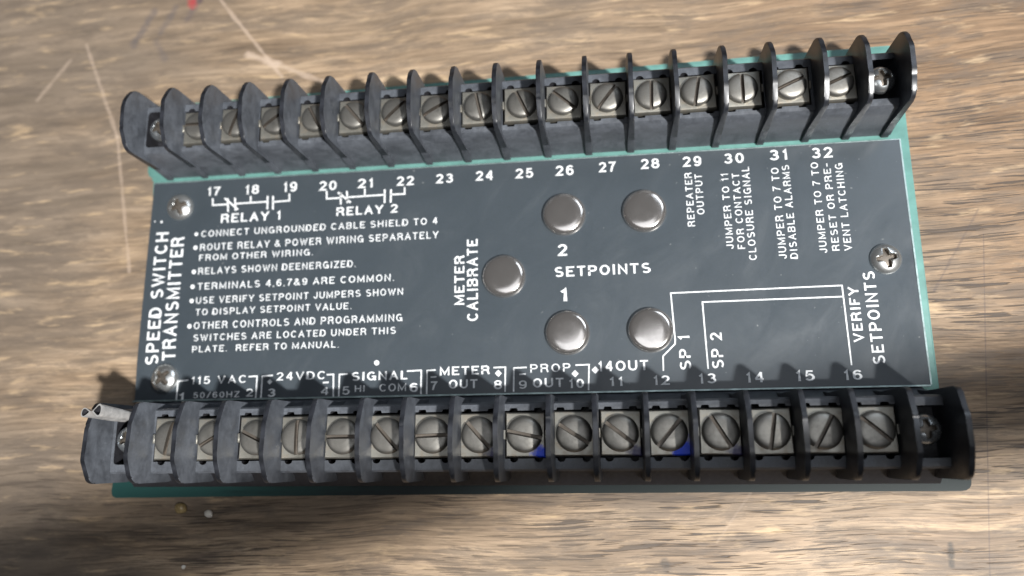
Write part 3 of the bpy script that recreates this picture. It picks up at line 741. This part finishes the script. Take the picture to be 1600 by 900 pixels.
TOP_ANG = [0, 70, 35, -62, -50, 42, 28, -78, -66, -42, 52, 88, 80, 90, 24, 22]
BOT_ANG = [78, 30, -25, 90, 0, -48, 2, -48, -12, -33, -38, 49, -60, 80, 60, -42]
def strip(name, y0, k, flip, angs, stains, end_l, end_r, foot, ro, ri, sr, nudge):
    st = empty(name, (0, y0, 0)); st.parent = root
    if flip: st.rotation_euler = (0, 0, math.pi)
    sg = -1 if flip else 1
    dm = [divider_mesh(k, e, ro, ri) for e in range(10)]
    for i in range(19):
        x = (i-9)*P+nudge.get(i, 0)
        if i == 0: x += end_l
        if i == 18: x += end_r
        link('divider', dm[(i*3) % 10], st, (sg*x, 0, 0), (0, math.radians(random.uniform(-.7, .7)), math.radians(random.uniform(-.5, .5))))
    cm, mm_ = cell_mesh(k, False, foot), cell_mesh(k, True, foot)
    for i in range(18):
        link('cell_body', mm_ if i in (0, 17) else cm, st, (sg*((i-8.5)*P), 0, 0))
    for i in range(16):
        x = sg*((i-7.5)*P)
        jig = random.uniform(-.25, .25)
        c = link('clamp_plate', CL[stains.get(i, 'clamp')], st, (x+jig*.5, 7.7*k+random.uniform(-.1, .1), ZC+.55), (random.uniform(-.02, .02), random.uniform(-.025, .025), (math.pi if flip else 0)+random.uniform(-.02, .02)))
        c.scale = (1, k*.99, 1)
        s = link('terminal_screw', SL, st, (x+jig, 7.7*k, ZC+.62+random.uniform(-.1, .25)), (random.uniform(-.03, .03), random.uniform(-.03, .03), math.radians(angs[i])+(math.pi if flip else 0)))
        s.scale = (sr, sr, 1)
    for i, ex in ((0, end_l*.5), (17, end_r*.5)):
        link('mounting_screw', PHd, st, (sg*((i-8.5)*P+ex), 7.7*k, ZC+.3), (0, 0, .4+i))
    return st
strip('upper_terminal_strip', 28.2, .915, False, TOP_ANG, {}, 0, -1.2, -.15, 3.2, 2.4, .97, {1: -.4, 15: .35, 16: .6})
# the lower strip is the same moulding turned round: its local +y points away from the plate
strip('lower_terminal_strip', -28.9, 1.0, True, BOT_ANG, {8: 'clamp_blue', 11: 'clamp_blue2', 7: 'clamp_violet', 10: 'clamp_violet', 12: 'clamp_violet'}, -.8, -.9, -1.25, 2.8, 1.8, 1.05, {1: -.55, 6: .45, 7: .4, 8: .3, 10: .45, 13: -.3})

# ---------------------------------------------------------------- loose things
# folded tin clip with two open loops, lying over the first barrier of the lower strip
def clip():
    bm = bmesh.new(); Ln = 9.6; nj = 9; n = 22
    for s in (-1, 1):
        def lobe(u, k, t):
            """one teardrop lobe, pinched at the waist; k shrinks it to the inside of the sheet"""
            a = math.pi*t/n
            x = 2.95*math.sin(a); z = 1.15*math.sin(2*a)*(1+.15*s)
            cx = 1.75
            x = cx+(x-cx)*k; z *= k
            fl = 1-.45*u**1.4
            w = .22*noise.noise(Vector((x*.6*s, u*2.5, z)))
            return Vector((s*x*(1-.10*u), u*Ln+(.35 if s > 0 else 0)*(1-u), z*fl+w*.6))
        O = [[bm.verts.new(lobe(j/nj, 1, t)) for t in range(n)] for j in range(nj+1)]
        I = [[bm.verts.new(lobe(j/nj, .76, t)) for t in range(n)] for j in range(nj+1)]
        for j in range(nj):
            for t in range(n):
                bm.faces.new((O[j][t-1], O[j][t], O[j+1][t], O[j+1][t-1]))
                f = bm.faces.new((I[j][t-1], I[j+1][t-1], I[j+1][t], I[j][t])); f.material_index = 1  # insides of the loops coloured black to stand for their shade
        for j in (0, nj):
            for t in range(n):
                f = bm.faces.new((O[j][t-1], I[j][t-1], I[j][t], O[j][t])); f.material_index = 2
    return finish(bm, 'crimped_clip', [M['tag'], M['black'], M['tag_edge']], True, 50)
cl = link('crimped_clip', clip(), None, (-84.4, -31.0, 35.6))
ax = Vector((.32, -.12, -.94)).normalized(); wx = Vector((.95, .10, .30)); wx = (wx-ax*wx.dot(ax)).normalized(); nz = wx.cross(ax)
cl.rotation_euler = Matrix(((wx.x, ax.x, nz.x), (wx.y, ax.y, nz.y), (wx.z, ax.z, nz.z))).to_euler()
cl['label'] = 'crimped pale tin clip with two open loops at the left end of the lower strip'; cl['category'] = 'metal clip'

def pebble(name, r, sq, mat, loc, label, cat, seed):
    bm = bmesh.new(); bmesh.ops.create_icosphere(bm, subdivisions=3, radius=r)
    for v in bm.verts:
        d = 1+.28*noise.noise(v.co*1.6/r*.6+Vector((seed, 0, 0))); v.co *= d; v.co.z *= sq; v.co.x *= 1.15
        v.co.z = max(v.co.z, -r*sq*.75)
    o = link(name, finish(bm, name, mat), None, (22.6+(loc[0]-22.6)*.9355, -40.4+(loc[1]+40.4)*.9355, TABLE_Z+r*sq*.75)); o['label'] = label; o['category'] = cat
    return o
pebble('resin_bead', 1.15, .75, M['bead'], (-83.4, -52.6), 'round amber brown bead on the wood below the left end of the module', 'bead', 3)
pebble('paint_crumb', .85, .7, M['crumb'], (-76.2, -53.9), 'whitish crumb on the wood just right of the amber bead', 'crumb', 8)
pebble('wood_speck', .42, .6, M['crumb'], (-81.8, -66.3), 'tiny pale speck near the bottom edge, well below the amber bead', 'speck', 5)

# ---------------------------------------------------------------- added tube outside the view, there to cast a shadow band
arm = empty('shadow_arm', (305, -95, TABLE_Z)); arm['label'] = 'black tube on a round base, added to throw a shadow band over the near side'; arm['category'] = 'shadow caster'
def tube(bm, pts, r, n=20):
    pts = [Vector(p) for p in pts]; rings = []; rr = r
    for i, p in enumerate(pts):
        r = rr[i]
        d = (pts[min(i+1, len(pts)-1)]-pts[max(i-1, 0)]).normalized()
        u = d.cross(Vector((0, 0, 1)) if abs(d.z) < .9 else Vector((1, 0, 0))).normalized(); v = d.cross(u)
        rings.append([bm.verts.new(p+u*r*math.cos(2*math.pi*k/n)+v*r*math.sin(2*math.pi*k/n)) for k in range(n)])
    for a, c in zip(rings, rings[1:]):
        for k in range(n): bm.faces.new((a[k], a[(k+1) % n], c[(k+1) % n], c[k]))
    bm.faces.new(rings[0]); bm.faces.new(rings[-1][::-1])
ARM = [Vector(p) for p in ((-36.5, -173.3, 243.2), (29.9, -150.7, 232.0), (79.8, -133.7, 223.6), (107.2, -124.3, 219.0), (113.0, -121.3, 218.0), (120.2, -121.4, 217.0), (185.0, -112.6, 208.0), (271.4, -101.0, 196.0), (291.4, -98.0, 190.0), (305.4, -95.0, 166.0), (305.4, -95.0, 14.0))]
org = Vector((305, -95, TABLE_Z))
bm = bmesh.new(); tube(bm, [p-org for p in ARM], [14, 13, 9.5, 7.6, 7.6, 7.6, 9.6, 9.6, 9.6, 9.6, 9.6])
link('tube', finish(bm, 'tube', M['arm']), arm)
bm = bmesh.new(); lathe(bm, [(0, 10), (14, 9.6), (30, 8), (38, 5), (40, 2), (40, 0), (0, .02)], 48)
link('base', finish(bm, 'base', M['arm']), arm)
